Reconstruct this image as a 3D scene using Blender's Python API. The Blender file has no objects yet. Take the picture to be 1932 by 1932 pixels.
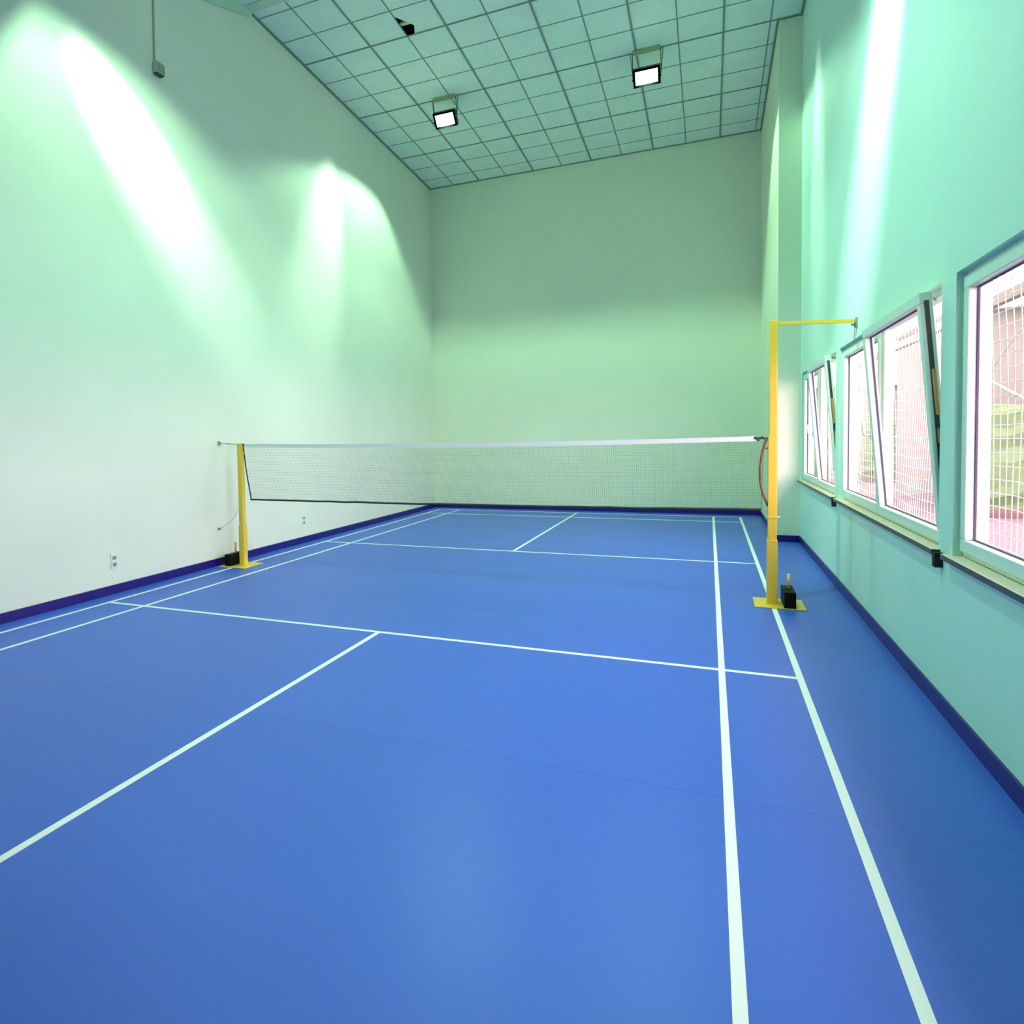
import bpy, bmesh, math, random
from mathutils import Vector, Matrix
random.seed(7)
S = bpy.context.scene
COL = S.collection

# ------------------------------------------------------------------ camera
cam = bpy.data.cameras.new('camera')
co = bpy.data.objects.new('camera', cam)
COL.objects.link(co)
yaw, pitch, roll = -0.3968929, -0.0425271, -0.0183731
fw = Vector((math.sin(yaw)*math.cos(pitch), math.cos(yaw)*math.cos(pitch), math.sin(pitch)))
rt = Vector((math.cos(yaw), -math.sin(yaw), 0))
up = rt.cross(fw)
r2 = math.cos(roll)*rt + math.sin(roll)*up
u2 = -math.sin(roll)*rt + math.cos(roll)*up
M = Matrix((r2, u2, -fw)).transposed().to_4x4()
M.translation = Vector((2.49255, -6.62870, 1.57284))
co.matrix_world = M
cam.sensor_width = 36
cam.lens = 1224.82*36/1932
cam.shift_x = (966-824.715)/1932
cam.shift_y = (879.563-966)/1932
cam.clip_start = 0.05
S.camera = co

# ------------------------------------------------------------------ world, exposure
w = bpy.data.worlds.new('sky'); S.world = w; w.use_nodes = True
bg = w.node_tree.nodes['Background']
bg.inputs['Color'].default_value = (1.0, 0.75, 0.86, 1)
bg.inputs['Strength'].default_value = 12.0
S.view_settings.view_transform = 'Standard'
S.view_settings.look = 'None'
S.view_settings.gamma = 1
S.view_settings.exposure = 0.16
S.view_settings.use_curve_mapping = False
try:
    S.cycles.use_denoising = True
    S.cycles.max_bounces = 10
    S.cycles.diffuse_bounces = 6
    S.cycles.transparent_max_bounces = 24
    S.cycles.caustics_reflective = False
    S.cycles.caustics_refractive = False
    S.cycles.sample_clamp_indirect = 4
except Exception:
    pass

LAMP_COL = (0.50, 1.0, 0.63)
LAMP_POWER = [330, 290, 330, 380]        # far left, far right, near left, near right
STREAK_POWER = [380, 300, 620, 1250]

# ------------------------------------------------------------------ helpers
def mat(name, col, rough=0.5, spec=0.5, metal=0.0, noise=0.0, nscale=6.0, emit=None, estr=0.0, bump=0.0, bscale=80.0, col2=None):
    m = bpy.data.materials.new(name); m.use_nodes = True
    nt = m.node_tree; b = nt.nodes['Principled BSDF']
    b.inputs['Base Color'].default_value = (*col, 1)
    b.inputs['Roughness'].default_value = rough
    b.inputs['Specular IOR Level'].default_value = spec
    b.inputs['Metallic'].default_value = metal
    if emit:
        b.inputs['Emission Color'].default_value = (*emit, 1)
        b.inputs['Emission Strength'].default_value = estr
    if noise > 0 or col2:
        tc = nt.nodes.new('ShaderNodeTexCoord')
        n = nt.nodes.new('ShaderNodeTexNoise'); n.inputs['Scale'].default_value = nscale
        n.inputs['Detail'].default_value = 5
        nt.links.new(tc.outputs['Object'], n.inputs['Vector'])
        r = nt.nodes.new('ShaderNodeValToRGB')
        c2 = col2 if col2 else tuple(c*(1-noise) for c in col)
        r.color_ramp.elements[0].position = 0.35; r.color_ramp.elements[0].color = (*c2, 1)
        r.color_ramp.elements[1].position = 0.65; r.color_ramp.elements[1].color = (*col, 1)
        nt.links.new(n.outputs['Fac'], r.inputs['Fac'])
        nt.links.new(r.outputs['Color'], b.inputs['Base Color'])
    if bump > 0:
        tc = nt.nodes.new('ShaderNodeTexCoord')
        n = nt.nodes.new('ShaderNodeTexNoise'); n.inputs['Scale'].default_value = bscale
        nt.links.new(tc.outputs['Object'], n.inputs['Vector'])
        bp = nt.nodes.new('ShaderNodeBump'); bp.inputs['Strength'].default_value = bump
        bp.inputs['Distance'].default_value = 0.01
        nt.links.new(n.outputs['Fac'], bp.inputs['Height'])
        nt.links.new(bp.outputs['Normal'], b.inputs['Normal'])
    return m

def box(bm, x0, x1, y0, y1, z0, z1, mi=0, bev=0.0):
    vs = [bm.verts.new(p) for p in ((x0,y0,z0),(x1,y0,z0),(x1,y1,z0),(x0,y1,z0),(x0,y0,z1),(x1,y0,z1),(x1,y1,z1),(x0,y1,z1))]
    fs = []
    for a in ((0,3,2,1),(4,5,6,7),(0,1,5,4),(1,2,6,5),(2,3,7,6),(3,0,4,7)):
        f = bm.faces.new([vs[i] for i in a]); f.material_index = mi; fs.append(f)
    if bev > 0:
        es = set(e for f in fs for e in f.edges)
        bmesh.ops.bevel(bm, geom=list(es), offset=bev, segments=2, affect='EDGES', profile=0.5)
    return vs

def quad(bm, pts, mi=0):
    f = bm.faces.new([bm.verts.new(p) for p in pts]); f.material_index = mi; return f

def tube(bm, pts, r, n=8, mi=0, cap=True):
    pts = [Vector(p) for p in pts]
    rings = []
    for i, p in enumerate(pts):
        a = pts[max(i-1, 0)]; b = pts[min(i+1, len(pts)-1)]
        d = (b-a).normalized()
        ref = Vector((0,0,1)) if abs(d.z) < 0.9 else Vector((1,0,0))
        s = d.cross(ref).normalized(); t = d.cross(s)
        rings.append([bm.verts.new(p + r*(math.cos(2*math.pi*k/n)*s + math.sin(2*math.pi*k/n)*t)) for k in range(n)])
    for i in range(len(rings)-1):
        for k in range(n):
            f = bm.faces.new((rings[i][k], rings[i][(k+1)%n], rings[i+1][(k+1)%n], rings[i+1][k])); f.material_index = mi; f.smooth = True
    if cap:
        bm.faces.new(rings[0][::-1]); bm.faces.new(rings[-1])

def prism(bm, poly, axis, a, b, mi=0):
    """extrude a 2D polygon along an axis (0=x,1=y,2=z)"""
    def P(p, t):
        if axis == 0: return (t, p[0], p[1])
        if axis == 1: return (p[0], t, p[1])
        return (p[0], p[1], t)
    A = [bm.verts.new(P(p, a)) for p in poly]; B = [bm.verts.new(P(p, b)) for p in poly]
    n = len(poly)
    bm.faces.new(A[::-1]).material_index = mi; bm.faces.new(B).material_index = mi
    for i in range(n):
        bm.faces.new((A[i], A[(i+1)%n], B[(i+1)%n], B[i])).material_index = mi

def obj(name, bm, mats, parent=None, origin=None, recalc=True):
    if recalc: bmesh.ops.recalc_face_normals(bm, faces=bm.faces)
    me = bpy.data.meshes.new(name)
    if origin is not None:
        bmesh.ops.translate(bm, verts=bm.verts, vec=-Vector(origin))
    bm.to_mesh(me); bm.free()
    o = bpy.data.objects.new(name, me); COL.objects.link(o)
    for m in (mats if isinstance(mats, (list, tuple)) else [mats]): me.materials.append(m)
    if origin is not None: o.location = origin
    if parent:
        o.parent = parent
        if origin is not None: o.location = Vector(origin) - parent.location
        elif parent.location.length > 0:
            o.location = -parent.location
    return o

def thing(name, label, cat, loc, group=None):
    o = bpy.data.objects.new(name, None); COL.objects.link(o)
    o.empty_display_size = 0.1
    o.location = loc; o['label'] = label; o['category'] = cat
    if group: o['group'] = group
    return o

def tag(o, label, cat, group=None):
    o['label'] = label; o['category'] = cat
    if group: o['group'] = group
    return o

def struct(name, bm, mats, parent=None):
    o = obj(name, bm, mats, parent)
    if not parent: o['kind'] = 'structure'
    return o

NB = bmesh.new
def B1(*a, **k):
    bm = NB(); box(bm, *a, **k); return bm

# ------------------------------------------------------------------ materials
m_wall = mat('wall_cream_paint', (0.85, 0.83, 0.71), 0.75, 0.25, noise=0.03, nscale=1.2, bump=0.05, bscale=60)
m_wallb = mat('wall_green_light_tint', (0.83, 0.86, 0.66), 0.75, 0.25, noise=0.03, nscale=1.2, bump=0.05, bscale=60)  # cream wall with the lamps' green light mixed into its colour
m_wallr = mat('wall_cyan_light_tint', (0.60, 0.85, 0.72), 0.6, 0.35, noise=0.03, nscale=1.0, bump=0.05, bscale=60)  # window wall: cyan tint of the lamplight put into the base colour
m_trimg = mat('trim_green_paint', (0.62, 0.72, 0.58), 0.6, 0.3)
m_tile = mat('ceiling_tile', (0.80, 0.88, 0.77), 0.9, 0.1, noise=0.05, nscale=3)
m_grid = mat('ceiling_grid_metal', (0.22, 0.28, 0.22), 0.6, 0.3)
m_void = mat('void_black', (0.004, 0.004, 0.004), 1.0, 0.0)
m_insul = mat('insulation_yellow', (0.65, 0.60, 0.30), 0.9, 0.1)
m_base = mat('skirting_blue', (0.013, 0.001, 0.17), 0.35, 0.5)
m_line = mat('court_line_white', (0.88, 0.88, 0.88), 0.45, 0.4)
m_yel = mat('yellow_powder_coat', (0.86, 0.57, 0.05), 0.4, 0.5, noise=0.05, nscale=9)
m_blk = mat('black_iron', (0.003, 0.003, 0.003), 0.6, 0.15, noise=0.2, nscale=20)
m_rub = mat('black_rubber', (0.01, 0.01, 0.012), 0.6, 0.3)
m_pvc = mat('white_window_frame', (0.74, 0.86, 0.74), 0.3, 0.5)
m_gask = mat('gasket_grey', (0.10, 0.07, 0.13), 0.6, 0.3)
m_hard = mat('dark_hardware', (0.05, 0.055, 0.04), 0.4, 0.5, metal=0.4)
m_brass = mat('brassy_hardware', (0.60, 0.33, 0.12), 0.4, 0.5, metal=0.5)
m_sill = mat('speckled_granite', (0.90, 0.74, 0.62), 0.35, 0.4, col2=(0.72, 0.56, 0.46), nscale=120)
m_sille = mat('dark_granite_edge', (0.05, 0.07, 0.03), 0.35, 0.5, col2=(0.02, 0.03, 0.015), nscale=90)
m_nettape = mat('white_net_tape', (0.86, 0.84, 0.80), 0.8, 0.2)
m_cord = mat('dark_net_cord', (0.03, 0.045, 0.04), 0.8, 0.2)
m_mesh = mat('net_mesh_cord', (0.16, 0.26, 0.18), 0.8, 0.2)
m_red = mat('red_cord', (0.42, 0.12, 0.10), 0.8, 0.2, col2=(0.10, 0.04, 0.04), nscale=5)
m_steel = mat('dull_steel', (0.32, 0.38, 0.30), 0.45, 0.5, metal=0.5)
m_sock = mat('socket_white', (0.82, 0.84, 0.80), 0.35, 0.5)
m_sockd = mat('socket_hole', (0.24, 0.30, 0.22), 0.6, 0.3)
m_lampb = mat('lamp_body_dark', (0.035, 0.04, 0.035), 0.4, 0.5)
m_lampf = mat('lamp_frame_black', (0.0015, 0.0018, 0.0015), 0.9, 0.02)
m_lampe = mat('lamp_glass_lit', (0.9, 0.9, 0.9), 0.3, 0.3, emit=(0.92, 1.0, 0.97), estr=9.0)
m_plateg = mat('lamp_bracket_green', (0.35, 0.42, 0.24), 0.5, 0.4)
m_box = mat('grey_green_box', (0.45, 0.55, 0.42), 0.5, 0.4)
m_goal = mat('goal_white', (0.50, 0.50, 0.48), 0.5, 0.4)
m_pave = mat('pink_paving', (0.13, 0.105, 0.105), 0.8, 0.2, noise=0.1, nscale=0.8)
m_hedge = mat('pale_hedge_leaves', (0.125, 0.185, 0.085), 0.9, 0.1, col2=(0.105, 0.155, 0.07), nscale=7)
m_build = mat('pale_brown_render', (0.160, 0.145, 0.130), 0.9, 0.1, noise=0.06, nscale=3)
m_kerb = mat('red_kerb', (0.13, 0.075, 0.075), 0.8, 0.2)
m_roof = mat('white_roof', (0.5, 0.48, 0.48), 0.8, 0.2)

# glass: thin pane, mostly clear with a weak reflection
m_glass = bpy.data.materials.new('window_glass'); m_glass.use_nodes = True
nt = m_glass.node_tree; nt.nodes.clear()
o_ = nt.nodes.new('ShaderNodeOutputMaterial'); tr = nt.nodes.new('ShaderNodeBsdfTransparent'); gl = nt.nodes.new('ShaderNodeBsdfGlossy')
tr.inputs['Color'].default_value = (0.97, 0.97, 0.97, 1)
gl.inputs['Roughness'].default_value = 0.02
mx = nt.nodes.new('ShaderNodeMixShader'); fr = nt.nodes.new('ShaderNodeMapRange'); lw = nt.nodes.new('ShaderNodeLayerWeight'); fr.inputs['To Min'].default_value = 0.02; fr.inputs['To Max'].default_value = 0.22; fr.inputs['From Min'].default_value = 0.5
nt.links.new(lw.outputs['Facing'], fr.inputs[0])
nt.links.new(fr.outputs[0], mx.inputs[0]); nt.links.new(tr.outputs[0], mx.inputs[1]); nt.links.new(gl.outputs[0], mx.inputs[2])
nt.links.new(mx.outputs[0], o_.inputs[0])

# floor: blue vinyl sheets with seams and scuffs
m_floor = bpy.data.materials.new('blue_vinyl_floor'); m_floor.use_nodes = True
nt = m_floor.node_tree; b = nt.nodes['Principled BSDF']
L = nt.links.new
def N(t): return nt.nodes.new(t)
tc = N('ShaderNodeTexCoord'); sep = N('ShaderNodeSeparateXYZ'); L(tc.outputs['Object'], sep.inputs[0])
def math_(op, a, b_=None, c=None):
    n = N('ShaderNodeMath'); n.operation = op
    for i, v in enumerate((a, b_, c)):
        if v is None: continue
        if isinstance(v, (int, float)): n.inputs[i].default_value = v
        else: L(v, n.inputs[i])
    return n.outputs[0]
FBASE = (0.047, 0.122, 0.580)
# sheet joints every 2 m in y: seam at y = -3.63
ys = math_('ADD', sep.outputs['Y'], 3.63+20.0)
fr_ = math_('FRACT', math_('DIVIDE', ys, 2.0))
dist = math_('ABSOLUTE', math_('SUBTRACT', fr_, 0.5))
seam = math_('GREATER_THAN', dist, 0.4985)
sheet = math_('FLOOR', math_('DIVIDE', ys, 2.0))
wn = N('ShaderNodeTexWhiteNoise'); wn.noise_dimensions = '1D'; L(sheet, wn.inputs['W'])
n1 = N('ShaderNodeTexNoise'); n1.inputs['Scale'].default_value = 0.9; n1.inputs['Detail'].default_value = 3; L(tc.outputs['Object'], n1.inputs['Vector'])
n2 = N('ShaderNodeTexNoise'); n2.inputs['Scale'].default_value = 60; n2.inputs['Detail'].default_value = 3; L(tc.outputs['Object'], n2.inputs['Vector'])
val = math_('ADD', 0.86, math_('MULTIPLY', wn.outputs['Value'], 0.10))
val = math_('ADD', val, math_('MULTIPLY', n1.outputs['Fac'], 0.16))
val = math_('ADD', val, math_('MULTIPLY', n2.outputs['Fac'], 0.04))
val = math_('MULTIPLY', val, math_('SUBTRACT', 1.0, math_('MULTIPLY', seam, 0.28)))
# dark specks and light scuffs
vor = N('ShaderNodeTexVoronoi'); vor.inputs['Scale'].default_value = 1.6; L(tc.outputs['Object'], vor.inputs['Vector'])
spk = math_('LESS_THAN', vor.outputs['Distance'], 0.014)
val = math_('MULTIPLY', val, math_('SUBTRACT', 1.0, math_('MULTIPLY', spk, 0.45)))
mp = N('ShaderNodeMapping'); mp.inputs['Rotation'].default_value = (0, 0, 0.6); mp.inputs['Scale'].default_value = (1.1, 7.0, 1); L(tc.outputs['Object'], mp.inputs['Vector'])
n3 = N('ShaderNodeTexNoise'); n3.inputs['Scale'].default_value = 1.4; n3.inputs['Detail'].default_value = 8; n3.inputs['Roughness'].default_value = 0.7; L(mp.outputs[0], n3.inputs['Vector'])
sc = N('ShaderNodeMapRange'); sc.inputs['From Min'].default_value = 0.70; sc.inputs['From Max'].default_value = 0.82; L(n3.outputs['Fac'], sc.inputs['Value'])
mixc = N('ShaderNodeMix'); mixc.data_type = 'RGBA'
mixc.inputs['A'].default_value = (*FBASE, 1); mixc.inputs['B'].default_value = (0.25, 0.45, 0.75, 1)
L(math_('MULTIPLY', sc.outputs[0], 0.5), mixc.inputs['Factor'])
vm = N('ShaderNodeVectorMath'); vm.operation = 'SCALE'; L(mixc.outputs['Result'], vm.inputs[0]); L(val, vm.inputs['Scale'])
L(vm.outputs[0], b.inputs['Base Color'])
b.inputs['Roughness'].default_value = 0.42
b.inputs['Specular IOR Level'].default_value = 0.35
rr = math_('ADD', 0.31, math_('MULTIPLY', n1.outputs['Fac'], 0.14)); L(rr, b.inputs['Roughness'])

# ------------------------------------------------------------------ room dimensions
XL, XF, XR = -3.30, 3.40, 3.69           # left wall, far right wall, window wall
YB, YJ, YN = 7.08, 3.84, -8.6            # back wall, jog, wall behind the camera
H = 7.9
def zc(y): return 7.19 + (7.05-y)*0.041
YS0, YS1 = 0.68, 0.86
WIN = [(-5.40, -2.40), (-2.17, 0.90), (1.10, 3.75)]   # near, middle, far openings
Z0, Z1 = 0.90, 2.39
XO = 3.845

# floor
bm = NB(); box(bm, XL-0.2, XR+0.28, YN-0.2, YB+0.2, -0.2, 0)
floor = struct('floor', bm, m_floor)
LW = 0.04
def line(x0, x1, y0, y1, h):
    bm_ = NB(); box(bm_, x0, x1, y0, y1, 0.0, h)
    return obj('court_line', bm_, m_line, floor)
for x in (-3.05+LW/2, -2.59+LW/2, 2.59-LW/2, 3.05-LW/2):
    line(x-LW/2, x+LW/2, -6.70, 6.70, 0.0010)
for y in (-6.68, -5.94, -1.98, 1.98, 5.94, 6.68):
    line(-3.05, 3.05, y-LW/2, y+LW/2, 0.0013)
line(-LW/2, LW/2, -6.70, -1.98, 0.0016)
line(-LW/2, LW/2, 1.98, 6.70, 0.0016)

# walls
bm = NB(); box(bm, XL-0.2, XL, YN-0.2, YB+0.2, 0, H); struct('wall_left', bm, m_wall)
bm = NB(); box(bm, XL, XF, YB, YB+0.2, 0, H); struct('wall_back', bm, m_wallb)
bm = NB(); box(bm, XL, XR+0.28, YN-0.2, YN, 0, H); struct('wall_front', bm, m_wall)
bm = NB(); box(bm, XF, XO, YJ, YB+0.2, 0, H); struct('wall_right_far', bm, m_wallb)
bm = NB()
box(bm, XR, XO, YN, YJ, 0, Z0-0.03)
box(bm, XR, XO, YN, YJ, Z1, H)
edges = [YN] + [e for w_ in WIN for e in w_] + [YJ]
for i in range(0, len(edges), 2):
    box(bm, XR, XO, edges[i], edges[i+1], Z0-0.03, Z1)
struct('wall_right', bm, m_wallr)

# skirting boards
SK = 0.095
bm = NB(); box(bm, XL, XL+0.015, YN, YB, 0, SK); struct('baseboard_left', bm, m_base)
bm = NB(); box(bm, XL+0.015, XF-0.015, YB-0.015, YB, 0, SK); struct('baseboard_back', bm, m_base)
bm = NB(); box(bm, XF-0.015, XF, YJ-0.015, YB, 0, SK); box(bm, XF, XR, YJ-0.015, YJ, 0, SK); struct('baseboard_right_far', bm, m_base)
bm = NB(); box(bm, XR-0.015, XR, YN, YJ-0.015, 0, SK); struct('baseboard_right', bm, m_base)

# ceiling: tiles (with one broken corner), the drop and the near slope
gx = [XL] + [0.28+0.602*k for k in range(-5, 6)] + [XR]
gx = [g for g in gx if XL <= g <= XR]
gy = [YS1] + [2.135+0.562*k for k in range(-2, 9)] + [YB]
bm = NB()
HX, HY = 0.28-0.602*3, 2.135
for i in range(len(gx)-1):
    for j in range(len(gy)-1):
        x0, x1, y0, y1 = gx[i], gx[i+1], gy[j], gy[j+1]
        if abs(x0-HX) < 1e-4 and abs(y1-HY) < 1e-4:
            pts = [(x0, y0), (x1, y0), (x1, y1), (x0+0.12, y1), (x0+0.19, y1-0.17), (x0, y1-0.44)]
        else:
            pts = [(x0, y0), (x1, y0), (x1, y1), (x0, y1)]
        quad(bm, [(x, y, zc(y)) for x, y in pts][::-1])
zs = zc(YS1)
YF = -0.95
zf = zs - 0.02 - 0.33*(YS0-YF)
quad(bm, [(XL, YF, zf), (XR, YF, zf), (XR, YS0, zs-0.02), (XL, YS0, zs-0.02)])
quad(bm, [(XL, YN, zf), (XR, YN, zf), (XR, YF, zf), (XL, YF, zf)])
ceil = bpy.data.meshes.new('ceiling')
ceiling = obj('ceiling', bm, m_tile, recalc=False); ceiling['kind'] = 'structure'
# grid bars
bm = NB()
def bar_y(x, y0, y1, w_, d):
    vs = box(bm, x-w_/2, x+w_/2, y0, y1, 0, d)
    for v in vs: v.co.z = zc(v.co.y) - d + v.co.z - 0.0
def bar_x(y, x0, x1, w_, d):
    vs = box(bm, x0, x1, y-w_/2, y+w_/2, 0, d)
    for v in vs: v.co.z = zc(y) - d + v.co.z
for k, x in enumerate([0.28+0.602*k for k in range(-5, 6)]):
    strong = (k % 2 == 1)
    bar_y(x, YS1, YB, 0.024 if strong else 0.015, 0.012 if strong else 0.006)
for k in range(-2, 9):
    y = 2.135+0.562*k
    bar_x(y, XL, XR if y < YJ else XF, 0.020 if k % 3 == 0 else 0.013, 0.010 if k % 3 == 0 else 0.005)
obj('ceiling_grid', bm, m_grid, ceiling)
bm = NB()
bar_y(XL+0.015, YS1, YB, 0.03, 0.02); bar_x(YB-0.012, XL, XF, 0.024, 0.016)
bar_y(XF-0.015, YJ, YB, 0.03, 0.02); bar_x(YJ-0.012, XF-0.03, XR, 0.024, 0.016); bar_y(XR-0.015, YS1, YJ, 0.03, 0.02)
obj('ceiling_edge_angle', bm, m_grid, ceiling)
bm = NB()   # dark space above the broken tile
x0, x1, y0, y1 = HX-0.25, HX+0.45, HY-0.75, HY+0.25
z0 = zc(y0)+0.012; z1 = z0+0.32
for p in ([(x0,y0,z0),(x1,y0,z0),(x1,y0,z1),(x0,y0,z1)], [(x0,y1,z0),(x1,y1,z0),(x1,y1,z1),(x0,y1,z1)],
          [(x0,y0,z0),(x0,y1,z0),(x0,y1,z1),(x0,y0,z1)], [(x1,y0,z0),(x1,y1,z0),(x1,y1,z1),(x1,y0,z1)],
          [(x0,y0,z1),(x1,y0,z1),(x1,y1,z1),(x0,y1,z1)]):
    quad(bm, p)
obj('ceiling_void', bm, m_void, ceiling)
bm = NB(); vs = box(bm, HX+0.01, HX+0.15, HY-0.26, HY-0.20, zc(HY)+0.02, zc(HY)+0.05)
obj('torn_insulation', bm, m_insul, ceiling)
# roof slab keeps the sky out
bm = NB(); box(bm, XL-0.2, XO, YN-0.2, YB+0.2, H, H+0.15); struct('roof', bm, m_tile)
# trims at the drop
bm = NB(); box(bm, XL+0.001, XR-0.001, YS0, YS1-0.03, zs-0.035, zs+0.10); struct('trim_1', bm, m_trimg)
bm = NB(); box(bm, XL+0.001, XR-0.001, YS1-0.03, YS1, zs-0.012, zs+0.10); struct('trim_2', bm, m_tile)
bm = NB()
def zn(y): return zs-0.02-0.33*(YS0-y)
prism(bm, [(YS1-0.02, zs-0.002), (YS1-0.02, zs-0.07), (YS0, zs-0.14), (YF, zf-0.14), (YF, zf+0.02), (YS0, zs)], 0, XL+0.001, XL+0.05)
struct('trim_3', bm, m_trimg)

# ------------------------------------------------------------------ windows
SILLF = 3.648
def rect_frame(bm, y0, y1, z0, z1, x0, x1, w_, bev=0.004):
    box(bm, x0, x1, y0, y1, z0, z0+w_, bev=bev); box(bm, x0, x1, y0, y1, z1-w_, z1, bev=bev)
    box(bm, x0, x1, y0, y0+w_, z0+w_, z1-w_, bev=bev); box(bm, x0, x1, y1-w_, y1, z0+w_, z1-w_, bev=bev)
def tilt(o, zhinge, xh, ang):
    # rotate mesh about the y axis line (x=xh, z=zhinge)
    R = Matrix.Translation((xh, 0, zhinge)) @ Matrix.Rotation(-ang, 4, 'Y') @ Matrix.Translation((-xh, 0, -zhinge))
    o.data.transform(R)
def make_window(n, y0, y1, tilted):
    bm = NB()
    # outer frame and mullion
    FX0, FX1 = 3.735, 3.80
    rect_frame(bm, y0, y1, Z0, Z1, FX0, FX1, 0.045)
    ym = (y0+y1)/2 - 0.0
    box(bm, FX0, FX1, ym-0.035, ym+0.035, Z0+0.045, Z1-0.045, bev=0.004)
    fr = struct('window_%d' % n, bm, m_pvc)
    for k, (a, b_) in enumerate(((y0+0.03, ym-0.012), (ym+0.012, y1-0.03))):
        t = tilted and k == 0
        a0, z0, z1 = a, Z0+0.03, Z1-0.03
        bm = NB(); SX0, SX1 = 3.712, 3.775
        rect_frame(bm, a, b_, z0, z1, SX0, SX1, 0.066, 0.006)
        sash = obj('sash', bm, m_pvc, fr)
        kids = [sash]
        bm = NB(); rect_frame(bm, a+0.066, b_-0.066, z0+0.066, z1-0.066, 3.750, 3.760, 0.008, 0.0)
        g = obj('gasket', bm, m_gask, sash); kids.append(g)
        bm = NB(); box(bm, 3.7535, 3.7575, a+0.064, b_-0.064, z0+0.064, z1-0.064)
        g = obj('glass', bm, m_glass, sash); kids.append(g)
        if k == 0:   # handle on the far stile
            hy = b_-0.033; hz = 1.55 if t else 1.6
            bm = NB(); box(bm, SX0-0.012, SX0, hy-0.014, hy+0.014, hz-0.035, hz+0.035, bev=0.003)
            dz = 0.12 if t else -0.12
            tube(bm, [(SX0-0.01, hy, hz), (SX0-0.045, hy, hz), (SX0-0.055, hy, hz+dz*0.15), (SX0-0.055, hy, hz+dz)], 0.009, 8)
            kids.append(obj('window_handle', bm, m_sock, sash))
        if t:
            bm = NB(); box(bm, SX0+0.020, SX1-0.020, a-0.002, a+0.004, z0+0.25, z1-0.05)
            kids.append(obj('hardware_rail', bm, m_hard, sash))
            bm = NB(); box(bm, SX0+0.026, SX0+0.046, a-0.008, a, 1.50, 1.58); box(bm, SX0+0.026, SX0+0.046, a-0.008, a, 1.66, 1.92)
            kids.append(obj('latch', bm, m_brass, sash))
            for o in kids: tilt(o, z0, SX1-0.01, math.radians(4.9))
            bm = NB(); tube(bm, [(3.66, a+0.10, Z1-0.045), (3.75, a+0.30, Z1-0.043)], 0.006, 6)
            obj('stay_arm', bm, m_hard, fr)
    # sill
    sa, sb = y0-0.035, min(y1+0.045, YJ-0.001)
    bm = NB(); box(bm, SILLF, 3.736, sa, sb, Z0-0.03, Z0-0.001, bev=0.0)
    for f in bm.faces:
        f.normal_update()
        if abs(f.normal.z) < 0.5: f.material_index = 1
    obj('window_sill', bm, [m_sill, m_sille], fr)
    # outer sill
    bm = NB(); box(bm, 3.80, 3.90, y0, y1, Z0-0.02, Z0+0.005); obj('outer_sill', bm, m_roof, fr)
    bm = NB(); box(bm, SILLF+0.002, XR, sa-0.05, sa-0.003, Z0-0.095, Z0-0.012, bev=0.003); obj('corner_block', bm, m_rub, fr)
    return fr
make_window(1, *WIN[0], False)
make_window(2, *WIN[1], True)
make_window(3, *WIN[2], True)

# ------------------------------------------------------------------ net posts
PX = 3.025
def post(x, top, label, right):
    t = thing('net_post', label, 'net post', (x, 0, 0), None)
    s = 1 if right else -1
    bx0, bx1 = (2.875, 3.285) if right else (-3.235, -2.825)
    obj('base_plate', B1(bx0, bx1, -0.19, 0.18, 0.0, 0.009, bev=0.002), m_yel, t)
    sw = 0.043 if right else 0.038; pw = 0.036 if right else 0.031
    z1 = 0.593 if right else 0.52
    obj('sleeve', B1(x-sw, x+sw, -sw, sw, 0.009, z1, bev=0.004), m_yel, t)
    obj('pole', B1(x-pw, x+pw, -pw, pw, z1, 1.55, bev=0.004), m_yel, t)
    bm = NB(); tube(bm, [(x-s*pw, 0, 1.43), (x-s*(pw+0.035), 0, 1.43)], 0.009, 8); tube(bm, [(x-s*(pw+0.035), 0, 1.42), (x-s*(pw+0.035), 0, 1.455)], 0.008, 8)
    obj('cord_hook', bm, m_yel, t)
    if right:
        obj('collar', B1(x-pw-0.005, x+pw+0.004, -pw-0.004, pw+0.004, 0.795, 0.812, bev=0.002), m_yel, t)
        bm = NB(); tube(bm, [(x+pw, 0, 0.80), (x+pw+0.03, 0, 0.80)], 0.008, 8); obj('lock_bolt', bm, m_yel, t)
        obj('extension', B1(x+0.005-0.031, x+0.005+0.031, -0.031, 0.031, 1.55, top, bev=0.004), m_yel, t)
        bm = NB(); vs = box(bm, x+0.036, XR-0.012, -0.014, 0.014, top-0.038, top-0.008, bev=0.0)
        for v in vs: v.co.z -= 0.022*(v.co.x-x)/0.66; v.co.y += 0.10*(v.co.x-x-0.036)/0.66
        obj('wall_arm', bm, m_yel, t)
        bm = NB(); box(bm, XR-0.012, XR, 0.055, 0.115, top-0.10, top-0.015, bev=0.002); tube(bm, [(XR-0.03, 0.085, top-0.055), (XR-0.03, 0.085, top-0.085)], 0.014, 8)
        obj('wall_bracket', bm, m_steel, t)
        bm = NB(); tube(bm, [(XR-0.02, 0.085, top-0.085), (XR-0.018, 0.09, top-0.15), (XR-0.02, 0.10, top-0.20)], 0.003, 6)
        obj('bracket_string', bm, m_steel, t)
    else:
        bm = NB(); box(bm, x-pw-0.002, x+pw+0.002, -pw-0.002, pw+0.002, 1.545, 1.555)
        obj('post_cap', bm, m_yel, t)
    return t
post(PX, 2.58, 'tall yellow net post on the right, with an arm reaching to the window wall', True)
post(-2.985, 1.55, 'short yellow net post beside the cream left wall', False)

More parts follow.
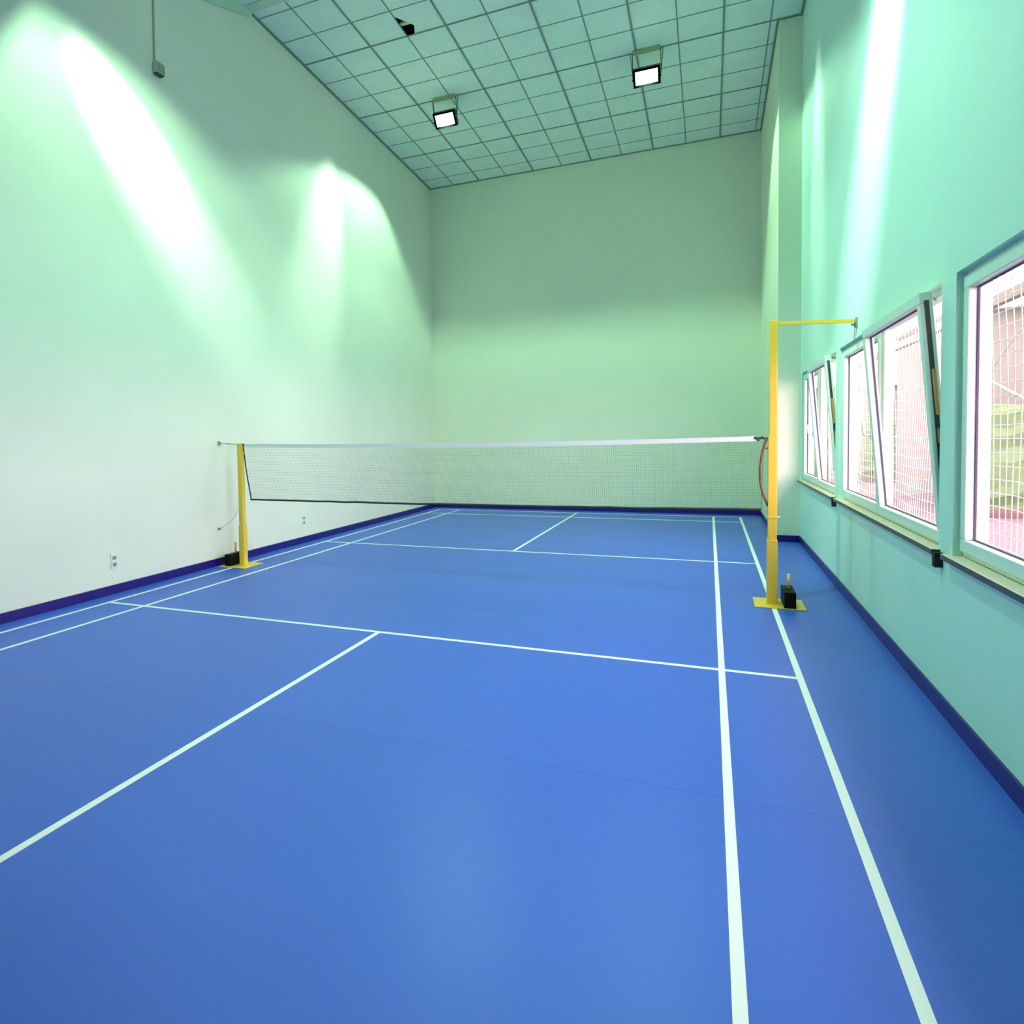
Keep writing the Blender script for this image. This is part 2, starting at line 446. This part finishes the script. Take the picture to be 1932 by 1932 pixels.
def weight(x, y, label):
    t = thing('counterweight', label, 'weight', (x, y, 0.009), 'counterweights on the post base plates')
    obj('block', B1(x-0.047, x+0.047, y-0.16, y+0.16, 0.009, 0.152, bev=0.004), m_blk, t)
    bm = NB(); tube(bm, [(x, y, 0.147), (x, y, 0.287)], 0.013, 10); obj('handle', bm, m_yel, t)
    bm = NB(); tube(bm, [(x, y, 0.1475), (x, y, 0.152)], 0.028, 12); obj('handle_collar', bm, m_blk, t)
weight(3.157, -0.02, 'black iron weight with yellow handle on the right post base')
weight(-3.125, 0.02, 'black iron weight with yellow handle on the left post base')

# ------------------------------------------------------------------ net
NXL, NXR = -2.945, 2.955
net = thing('badminton_net', 'long fine-meshed badminton net with white top tape hung across the court', 'net', (0, 0, 0.85))
def ztop(x):
    k = (x-NXL)/(NXR-NXL)
    return 1.550-0.026*4*k*(1-k) - 0.008*k
def zbot(x):
    k = (x-NXL)/(NXR-NXL)
    return 0.850-0.008*4*k*(1-k) + 0.018*k**3
def xl(z): return NXL + 0.10*(1.55-z)/0.70
def xr(z): return NXR - 0.02*(1.55-z)/0.70
bm = NB(); TW = 0.045; seg = 40
for side in (-1,):
    A = []
    for i in range(seg+1):
        x = NXL + 0.02 + (NXR-0.065-NXL-0.02)*i/seg
        zt = ztop(x)
        A.append([bm.verts.new((x, y_, z_)) for y_, z_ in ((-0.003, zt-TW), (0.003, zt-TW), (0.004, zt), (-0.004, zt))])
    for i in range(seg):
        for k in range(4):
            bm.faces.new((A[i][k], A[i][(k+1)%4], A[i+1][(k+1)%4], A[i+1][k]))
    bm.faces.new(A[0][::-1]); bm.faces.new(A[-1])
obj('top_tape', bm, m_nettape, net)
bm = NB(); tube(bm, [(NXL-0.03, 0, 1.548), (NXL+0.03, 0, 1.545)], 0.005, 6); obj('tape_end_cord', bm, m_cord, net)
bm = NB(); tube(bm, [(NXR-0.08, 0, 1.520), (NXR-0.03, 0, 1.525), (PX-0.036, 0, 1.515)], 0.008, 6)
tube(bm, [(NXR-0.075, 0, 1.535), (NXR-0.045, -0.006, 1.50), (NXR-0.01, 0, 1.535)], 0.009, 6)
obj('tape_end_cord', bm, m_cord, net)
bm = NB()
tube(bm, [(xl(zbot(NXL)) + (xr(0.87)-xl(0.85))*i/30, random.uniform(-0.004, 0.004), zbot(NXL+(NXR-NXL)*i/30)+random.uniform(-0.003, 0.003)) for i in range(31)], 0.012, 6)
obj('bottom_cord', bm, m_cord, net)
bm = NB(); tube(bm, [(xl(z)+0.006*math.sin(z*9), 0, z) for z in (1.545, 1.4, 1.25, 1.1, 1.0, 0.9, 0.85)], 0.008, 6); obj('side_cord', bm, m_cord, net)
bm = NB(); tube(bm, [(xr(z), 0, z) for z in (1.53, 1.3, 1.1, 0.87)], 0.0025, 6); obj('side_cord', bm, m_mesh, net)
bm = NB()
nv = 300
sw = 0.0008
for i in range(1, nv):
    k = i/nv
    xt = NXL + (NXR-NXL)*k; xb = xl(0.85) + (xr(0.87)-xl(0.85))*k
    zt = ztop(xt)-TW; zb = zbot(xt)
    vs = [bm.verts.new(p) for p in ((xb-sw, -sw*0.7, zb), (xb+sw, -sw*0.7, zb), (xb, sw*0.7, zb), (xt-sw, -sw*0.7, zt), (xt+sw, -sw*0.7, zt), (xt, sw*0.7, zt))]
    for a in ((0,1,4,3), (1,2,5,4), (2,0,3,5)): bm.faces.new([vs[q] for q in a])
for j in range(1, 34):
    f_ = j/34.0
    pr = None
    for i in range(21):
        k = i/20
        xt = NXL + (NXR-NXL)*k
        z = (ztop(xt)-TW)*(1-f_) + zbot(xt)*f_
        x = xl(z) + (xr(z)-xl(z))*k
        cur = [bm.verts.new(p) for p in ((x, -sw*0.7, z-sw), (x, -sw*0.7, z+sw), (x, sw*0.7, z))]
        if pr:
            for q in range(3): bm.faces.new((pr[q], pr[(q+1)%3], cur[(q+1)%3], cur[q]))
        pr = cur
obj('net_mesh', bm, m_mesh, net)

bm = NB(); tube(bm, [(2.985, -0.02, 1.53), (2.958, -0.02, 1.46), (2.935, -0.02, 1.36), (2.922, -0.02, 1.24), (2.925, -0.02, 1.12), (2.945, -0.02, 1.02), (2.975, -0.02, 0.94), (2.99, -0.02, 0.90)], 0.010, 8)
tag(obj('tie_cord', bm, m_red, origin=(2.99, -0.02, 0.9)), 'faded red tie cord bowing out beside the tall yellow post', 'cord')
# stretch line from the left post to the wall
t = thing('stretch_line', 'thin taut line from the short yellow post top to the left wall', 'cord', (XL, -0.03, 1.56))
bm = NB(); tube(bm, [(-3.016, 0, 1.54), (-3.15, -0.015, 1.555), (XL+0.02, -0.03, 1.562)], 0.005, 6); obj('line', bm, m_steel, t)
bm = NB(); box(bm, XL, XL+0.012, -0.052, -0.012, 1.532, 1.592, bev=0.002); tube(bm, [(XL+0.01, -0.03, 1.562), (XL+0.04, -0.03, 1.562)], 0.008, 8); obj('wall_hook', bm, m_steel, t)
bm = NB(); box(bm, -3.18, -3.13, -0.022, -0.008, 1.548, 1.562, bev=0.002); obj('tensioner', bm, m_steel, t)
t = thing('wall_hook', 'small hook low on the left wall with a slack string to the post', 'hook', (XL, -0.08, 0.467))
bm = NB(); box(bm, XL, XL+0.01, -0.10, -0.06, 0.455, 0.485, bev=0.002); tube(bm, [(XL+0.008, -0.08, 0.47), (XL+0.03, -0.08, 0.465), (XL+0.03, -0.08, 0.48)], 0.006, 8); obj('hook_plate', bm, m_steel, t)
bm = NB(); tube(bm, [(XL+0.03, -0.08, 0.475), (-3.18, -0.06, 0.53), (-3.08, -0.03, 0.63), (-3.018, -0.01, 0.76)], 0.0025, 6); obj('string', bm, m_steel, t)

# ------------------------------------------------------------------ wall fittings
def socket(y, z, label):
    t = thing('wall_socket', label, 'socket', (XL, y, z), 'power sockets on the left wall')
    obj('cover_plate', B1(XL, XL+0.010, y-0.04, y+0.04, z-0.075, z+0.075, bev=0.003), m_sock, t)
    for dz in (-0.035, 0.035):
        obj('outlet', B1(XL+0.010, XL+0.014, y-0.022, y+0.022, z+dz-0.018, z+dz+0.018, bev=0.001), m_sockd, t)
socket(-1.68, 0.345, 'white double socket low on the left wall, nearer the camera than the net post')
socket(1.80, 0.345, 'white double socket low on the left wall, seen just below the net')
t = thing('junction_box', 'small grey-green box at the end of a cable down the left wall', 'box', (XL, -0.84, 5.80))
bm = NB(); box(bm, XL, XL+0.07, -0.91, -0.79, 5.76, 5.88, bev=0.006); obj('box_body', bm, m_box, t)
bm = NB(); box(bm, XL+0.070, XL+0.078, -0.895, -0.805, 5.775, 5.865, bev=0.003); obj('box_lid', bm, m_steel, t)
bm = NB(); box(bm, XL+0.005, XL+0.065, -0.90, -0.80, 5.748, 5.762); obj('box_base', bm, m_lampb, t)
bm = NB(); tube(bm, [(XL+0.012, -0.885, 5.88), (XL+0.012, -0.875, 6.3), (XL+0.012, -0.868, 6.7)], 0.010, 8); obj('cable', bm, m_box, t)

# ------------------------------------------------------------------ floodlights
def look_matrix(pos, d, ytan):
    z = -Vector(d).normalized(); y = Vector(ytan); y = (y - y.dot(z)*z).normalized(); x = y.cross(z)
    m = Matrix((x, y, z)).transposed().to_4x4(); m.translation = Vector(pos); return m
def floodlight(x, y, z, s, label, power, streak, sdir, stan, ssize, narrow, ceilz, col):
    """s=-1 faces the camera end (-y), s=+1 faces the far end"""
    t = thing('floodlight', label, 'floodlight', (x, y, z), 'floodlights hung from the ceiling')
    # local frame: n = face normal (down and sideways), d = direction up the face
    a = math.radians(50 if s < 0 else 67)
    n = Vector((0, s*math.sin(a), -math.cos(a))); d = Vector((0, s*math.cos(a), math.sin(a)))
    X = Vector((1, 0, 0))
    def P(u, v, w_): return tuple(Vector((x, y, z)) + u*X + v*d + w_*n)
    def obox(bm, u0, u1, v0, v1, w0, w1, bev=0.0):
        vs = box(bm, u0, u1, v0, v1, w0, w1, bev=bev) if False else None
        V = [bm.verts.new(P(*p)) for p in ((u0,v0,w0),(u1,v0,w0),(u1,v1,w0),(u0,v1,w0),(u0,v0,w1),(u1,v0,w1),(u1,v1,w1),(u0,v1,w1))]
        for q in ((0,3,2,1),(4,5,6,7),(0,1,5,4),(1,2,6,5),(2,3,7,6),(3,0,4,7)): bm.faces.new([V[i] for i in q])
    W, Hh = 0.195, 0.125
    bm = NB(); obox(bm, -W, W, -Hh, Hh, -0.10, -0.012)
    V = [bm.verts.new(P(*p)) for p in ((-0.12,-0.08,-0.17),(0.12,-0.08,-0.17),(0.12,0.08,-0.17),(-0.12,0.08,-0.17),(-W,-Hh,-0.10),(W,-Hh,-0.10),(W,Hh,-0.10),(-W,Hh,-0.10))]
    for q in ((0,3,2,1),(0,1,5,4),(1,2,6,5),(2,3,7,6),(3,0,4,7)): bm.faces.new([V[i] for i in q])
    obj('housing', bm, m_lampb, t)
    bm = NB(); f = 0.036
    obox(bm, -W, W, -Hh, -Hh+f, -0.012, 0.0); obox(bm, -W, W, Hh-f, Hh, -0.012, 0.0)
    obox(bm, -W, -W+f, -Hh+f, Hh-f, -0.012, 0.0); obox(bm, W-f, W, -Hh+f, Hh-f, -0.012, 0.0)
    for sx in (-1, 1):
        obox(bm, sx*W-0.012, sx*W+0.012, -0.03, 0.0, -0.012, 0.004)
    obj('front_frame', bm, m_lampf, t)
    bm = NB(); obox(bm, -W+f, W-f, -Hh+f, Hh-f, -0.011, -0.004); obj('lamp_glass', bm, m_lampe, t)
    # yoke and ceiling plate
    for sx in (-1, 1):
        bm = NB()
        p0 = Vector(P(sx*(W+0.008), 0, -0.05)); p1 = Vector((x+sx*(W+0.008), y, ceilz(y)-0.02))
        tube(bm, [p0, p1], 0.006, 6)
        p2 = Vector((x+sx*(W+0.04), y+0.02, ceilz(y+0.02)-0.002))
        obj('suspension_rod', bm, m_lampb, t)
        bm = NB(); tube(bm, [p0 + Vector((0, 0, 0.02)), p2], 0.005, 6)
        obj('suspension_chain', bm, m_lampb, t)
    bm = NB(); V = [(x-W, y-0.05, ceilz(y-0.05)-0.004), (x+W, y-0.05, ceilz(y-0.05)-0.004), (x+W, y+0.05, ceilz(y+0.05)-0.004), (x-W, y+0.05, ceilz(y+0.05)-0.004)]
    A = [bm.verts.new(v) for v in V]; Bq = [bm.verts.new((v[0], v[1], v[2]-0.02)) for v in V]
    bm.faces.new(A); bm.faces.new(Bq[::-1])
    for i in range(4): bm.faces.new((A[i], A[(i+1)%4], Bq[(i+1)%4], Bq[i]))
    obj('ceiling_plate', bm, m_plateg, t)
    # the lamp's own light
    l = bpy.data.lights.new('flood_beam', 'SPOT'); l.energy = power; l.color = col
    l.spot_size = math.radians(138); l.spot_blend = 0.22 if s < 0 else 0.38; l.shadow_soft_size = 0.012
    lo = bpy.data.objects.new('flood_beam', l); COL.objects.link(lo)
    lo.parent = t; lo.location = 0.014*n
    l = bpy.data.lights.new('reflector_beam', 'SPOT'); l.energy = streak; l.color = tuple(min(1, c*0.4+0.6) for c in col)
    l.spot_size = math.radians(ssize); l.spot_blend = 1.0; l.shadow_soft_size = 0.012
    lo = bpy.data.objects.new('reflector_beam', l); COL.objects.link(lo)
    m = look_matrix((0, 0, 0), sdir, stan)
    lo.parent = t
    lo.matrix_basis = Matrix.Translation(0.016*n) @ m @ Matrix.Diagonal((narrow, 1, 1, 1))
    return t
cz = zc
cn = lambda y: (zs-0.02-0.33*(YS0-y)) if y > YF else zf
floodlight(-1.62, 3.80, 6.95, -1, 'lit floodlight under the ceiling, left of the two in view', LAMP_POWER[0], STREAK_POWER[0], (-1.68, -1.25, -2.3), (0, -0.2, -1), 62, 0.44, cz, LAMP_COL)
floodlight(1.635, 3.80, 6.92, -1, 'lit floodlight under the ceiling, right of the two in view', LAMP_POWER[1], STREAK_POWER[1], (2.06, -1.35, -2.4), (0, 0, -1), 60, 0.30, cz, LAMP_COL)
floodlight(-1.62, -1.90, 6.50, 1, 'floodlight above the near left court, outside the frame', LAMP_POWER[2], STREAK_POWER[2], (-1.68, 0.9, -1.9), (0, 1.0, -1.0), 66, 0.36, cn, LAMP_COL)
floodlight(1.635, -1.90, 6.50, 1, 'floodlight above the near right court, outside the frame', LAMP_POWER[3], STREAK_POWER[3], (2.06, 1.3, -2.3), (0, 0.6, -1.0), 66, 0.36, cn, (0.50, 1.0, 0.80))

# ------------------------------------------------------------------ outside
bm = NB(); box(bm, XO, 30, -14, 45, -0.25, -0.05); struct('ground', bm, m_pave)
def hedge(x0, x1, y0, y1, z1, label):
    bm = NB(); nx = 26; nz = 8
    rng = random.Random(3)
    # rounded, lumpy clipped hedge
    import itertools
    box(bm, x0, x1, y0, y1, -0.05, z1)
    bmesh.ops.subdivide_edges(bm, edges=bm.edges, cuts=9, use_grid_fill=True)
    for v in bm.verts:
        if v.co.z > 0: v.co += Vector((rng.uniform(-.06, .06), rng.uniform(-.06, .06), rng.uniform(-.05, .05)))
    tag(obj('hedge', bm, m_hedge, origin=((x0+x1)/2, (y0+y1)/2, -0.05)), label, 'hedge')
def house(x0, x1, y0, y1, z1, label):
    t = thing('house', label, 'house', ((x0+x1)/2, (y0+y1)/2, -0.05))
    obj('house_wall', B1(x0, x1, y0, y1, -0.05, z1), m_build, t)
    obj('roof', B1(x0-0.15, x1+0.3, y0-0.25, y1+0.2, z1, z1+0.32), m_roof, t)
hedge(6.95, 13.0, 8.3, 9.1, 2.0, 'pale green hedge seen through the nearest window')
house(6.98, 13.5, 9.5, 13.5, 3.9, 'pale brown building behind the hedge at the nearest window')
hedge(3.99, 10.5, 17.6, 18.4, 1.95, 'pale green hedge far off through the middle window')
house(3.99, 11.0, 19.0, 24.0, 3.05, 'pale brown building far off through the middle window')
for a in ((6.95, 13.0, 8.1, 8.22, 'red kerb in front of the nearest hedge'), (3.99, 10.5, 17.35, 17.5, 'red kerb in front of the far hedge')):
    tag(obj('kerb', B1(a[0], a[1], a[2], a[3], -0.05, 0.12, bev=0.01), m_kerb, origin=((a[0]+a[1])/2, a[2], -0.05)), a[4], 'kerb')

bm = NB(); box(bm, XO, 4.75, -9, 20, 2.95, 3.05); struct('eave', bm, m_roof)
t = thing('pergola', 'pale beam frame standing out from the wall above the goal net', 'pergola', (6.25, -8, -0.05))
obj('beam', B1(6.2, 6.3, -8, 16.5, 3.30, 3.44), m_build, t)
obj('post', B1(6.2, 6.3, -8, -7.9, -0.05, 3.30), m_build, t)
obj('post', B1(6.2, 6.3, 11.2, 11.3, -0.05, 3.30), m_build, t)
# ball net hung outside the windows
GX = 4.90
t = thing('football_goal', 'white football goal with a square-mesh net standing outside the windows', 'goal', (GX, 1.0, -0.05))
bm = NB()
rng = random.Random(5)
ZG = 3.05; Y0g, Y1g = -3.6, 9.5
cell = 0.125
nyv = int((Y1g-Y0g)/cell); nzv = int(ZG/cell)
def gp(i, j):
    y = Y0g + i*cell; z = -0.03 + j*cell
    return (GX + 0.05*math.sin(y*1.7+z*0.8), y + 0.045*math.sin(z*1.9+y*0.35), z + 0.012*math.sin(y*3.1))
r_ = 0.0045
for i in range(nyv+1):
    tube(bm, [gp(i, j) for j in range(0, nzv+1, 2)], r_, 4, cap=False)
for j in range(nzv+1):
    tube(bm, [gp(i, j) for i in range(0, nyv+1, 4)], r_, 4, cap=False)
obj('goal_net', bm, m_goal, t)
bm = NB(); tube(bm, [(GX, Y0g, -0.05), (GX, Y0g, ZG), (GX, Y1g, ZG), (GX, Y1g, -0.05)], 0.03, 10); obj('goal_frame', bm, m_goal, t)
bm = NB(); tube(bm, [(GX+0.05, 1.25, 2.06), (GX+0.05, -0.8, 1.48)], 0.018, 8); obj('stay_bar', bm, m_goal, t)
bm = NB(); tube(bm, [(GX+0.05, 1.2, 2.08), (GX+0.05, -0.3, 2.72)], 0.014, 8); obj('stay_bar', bm, m_goal, t)
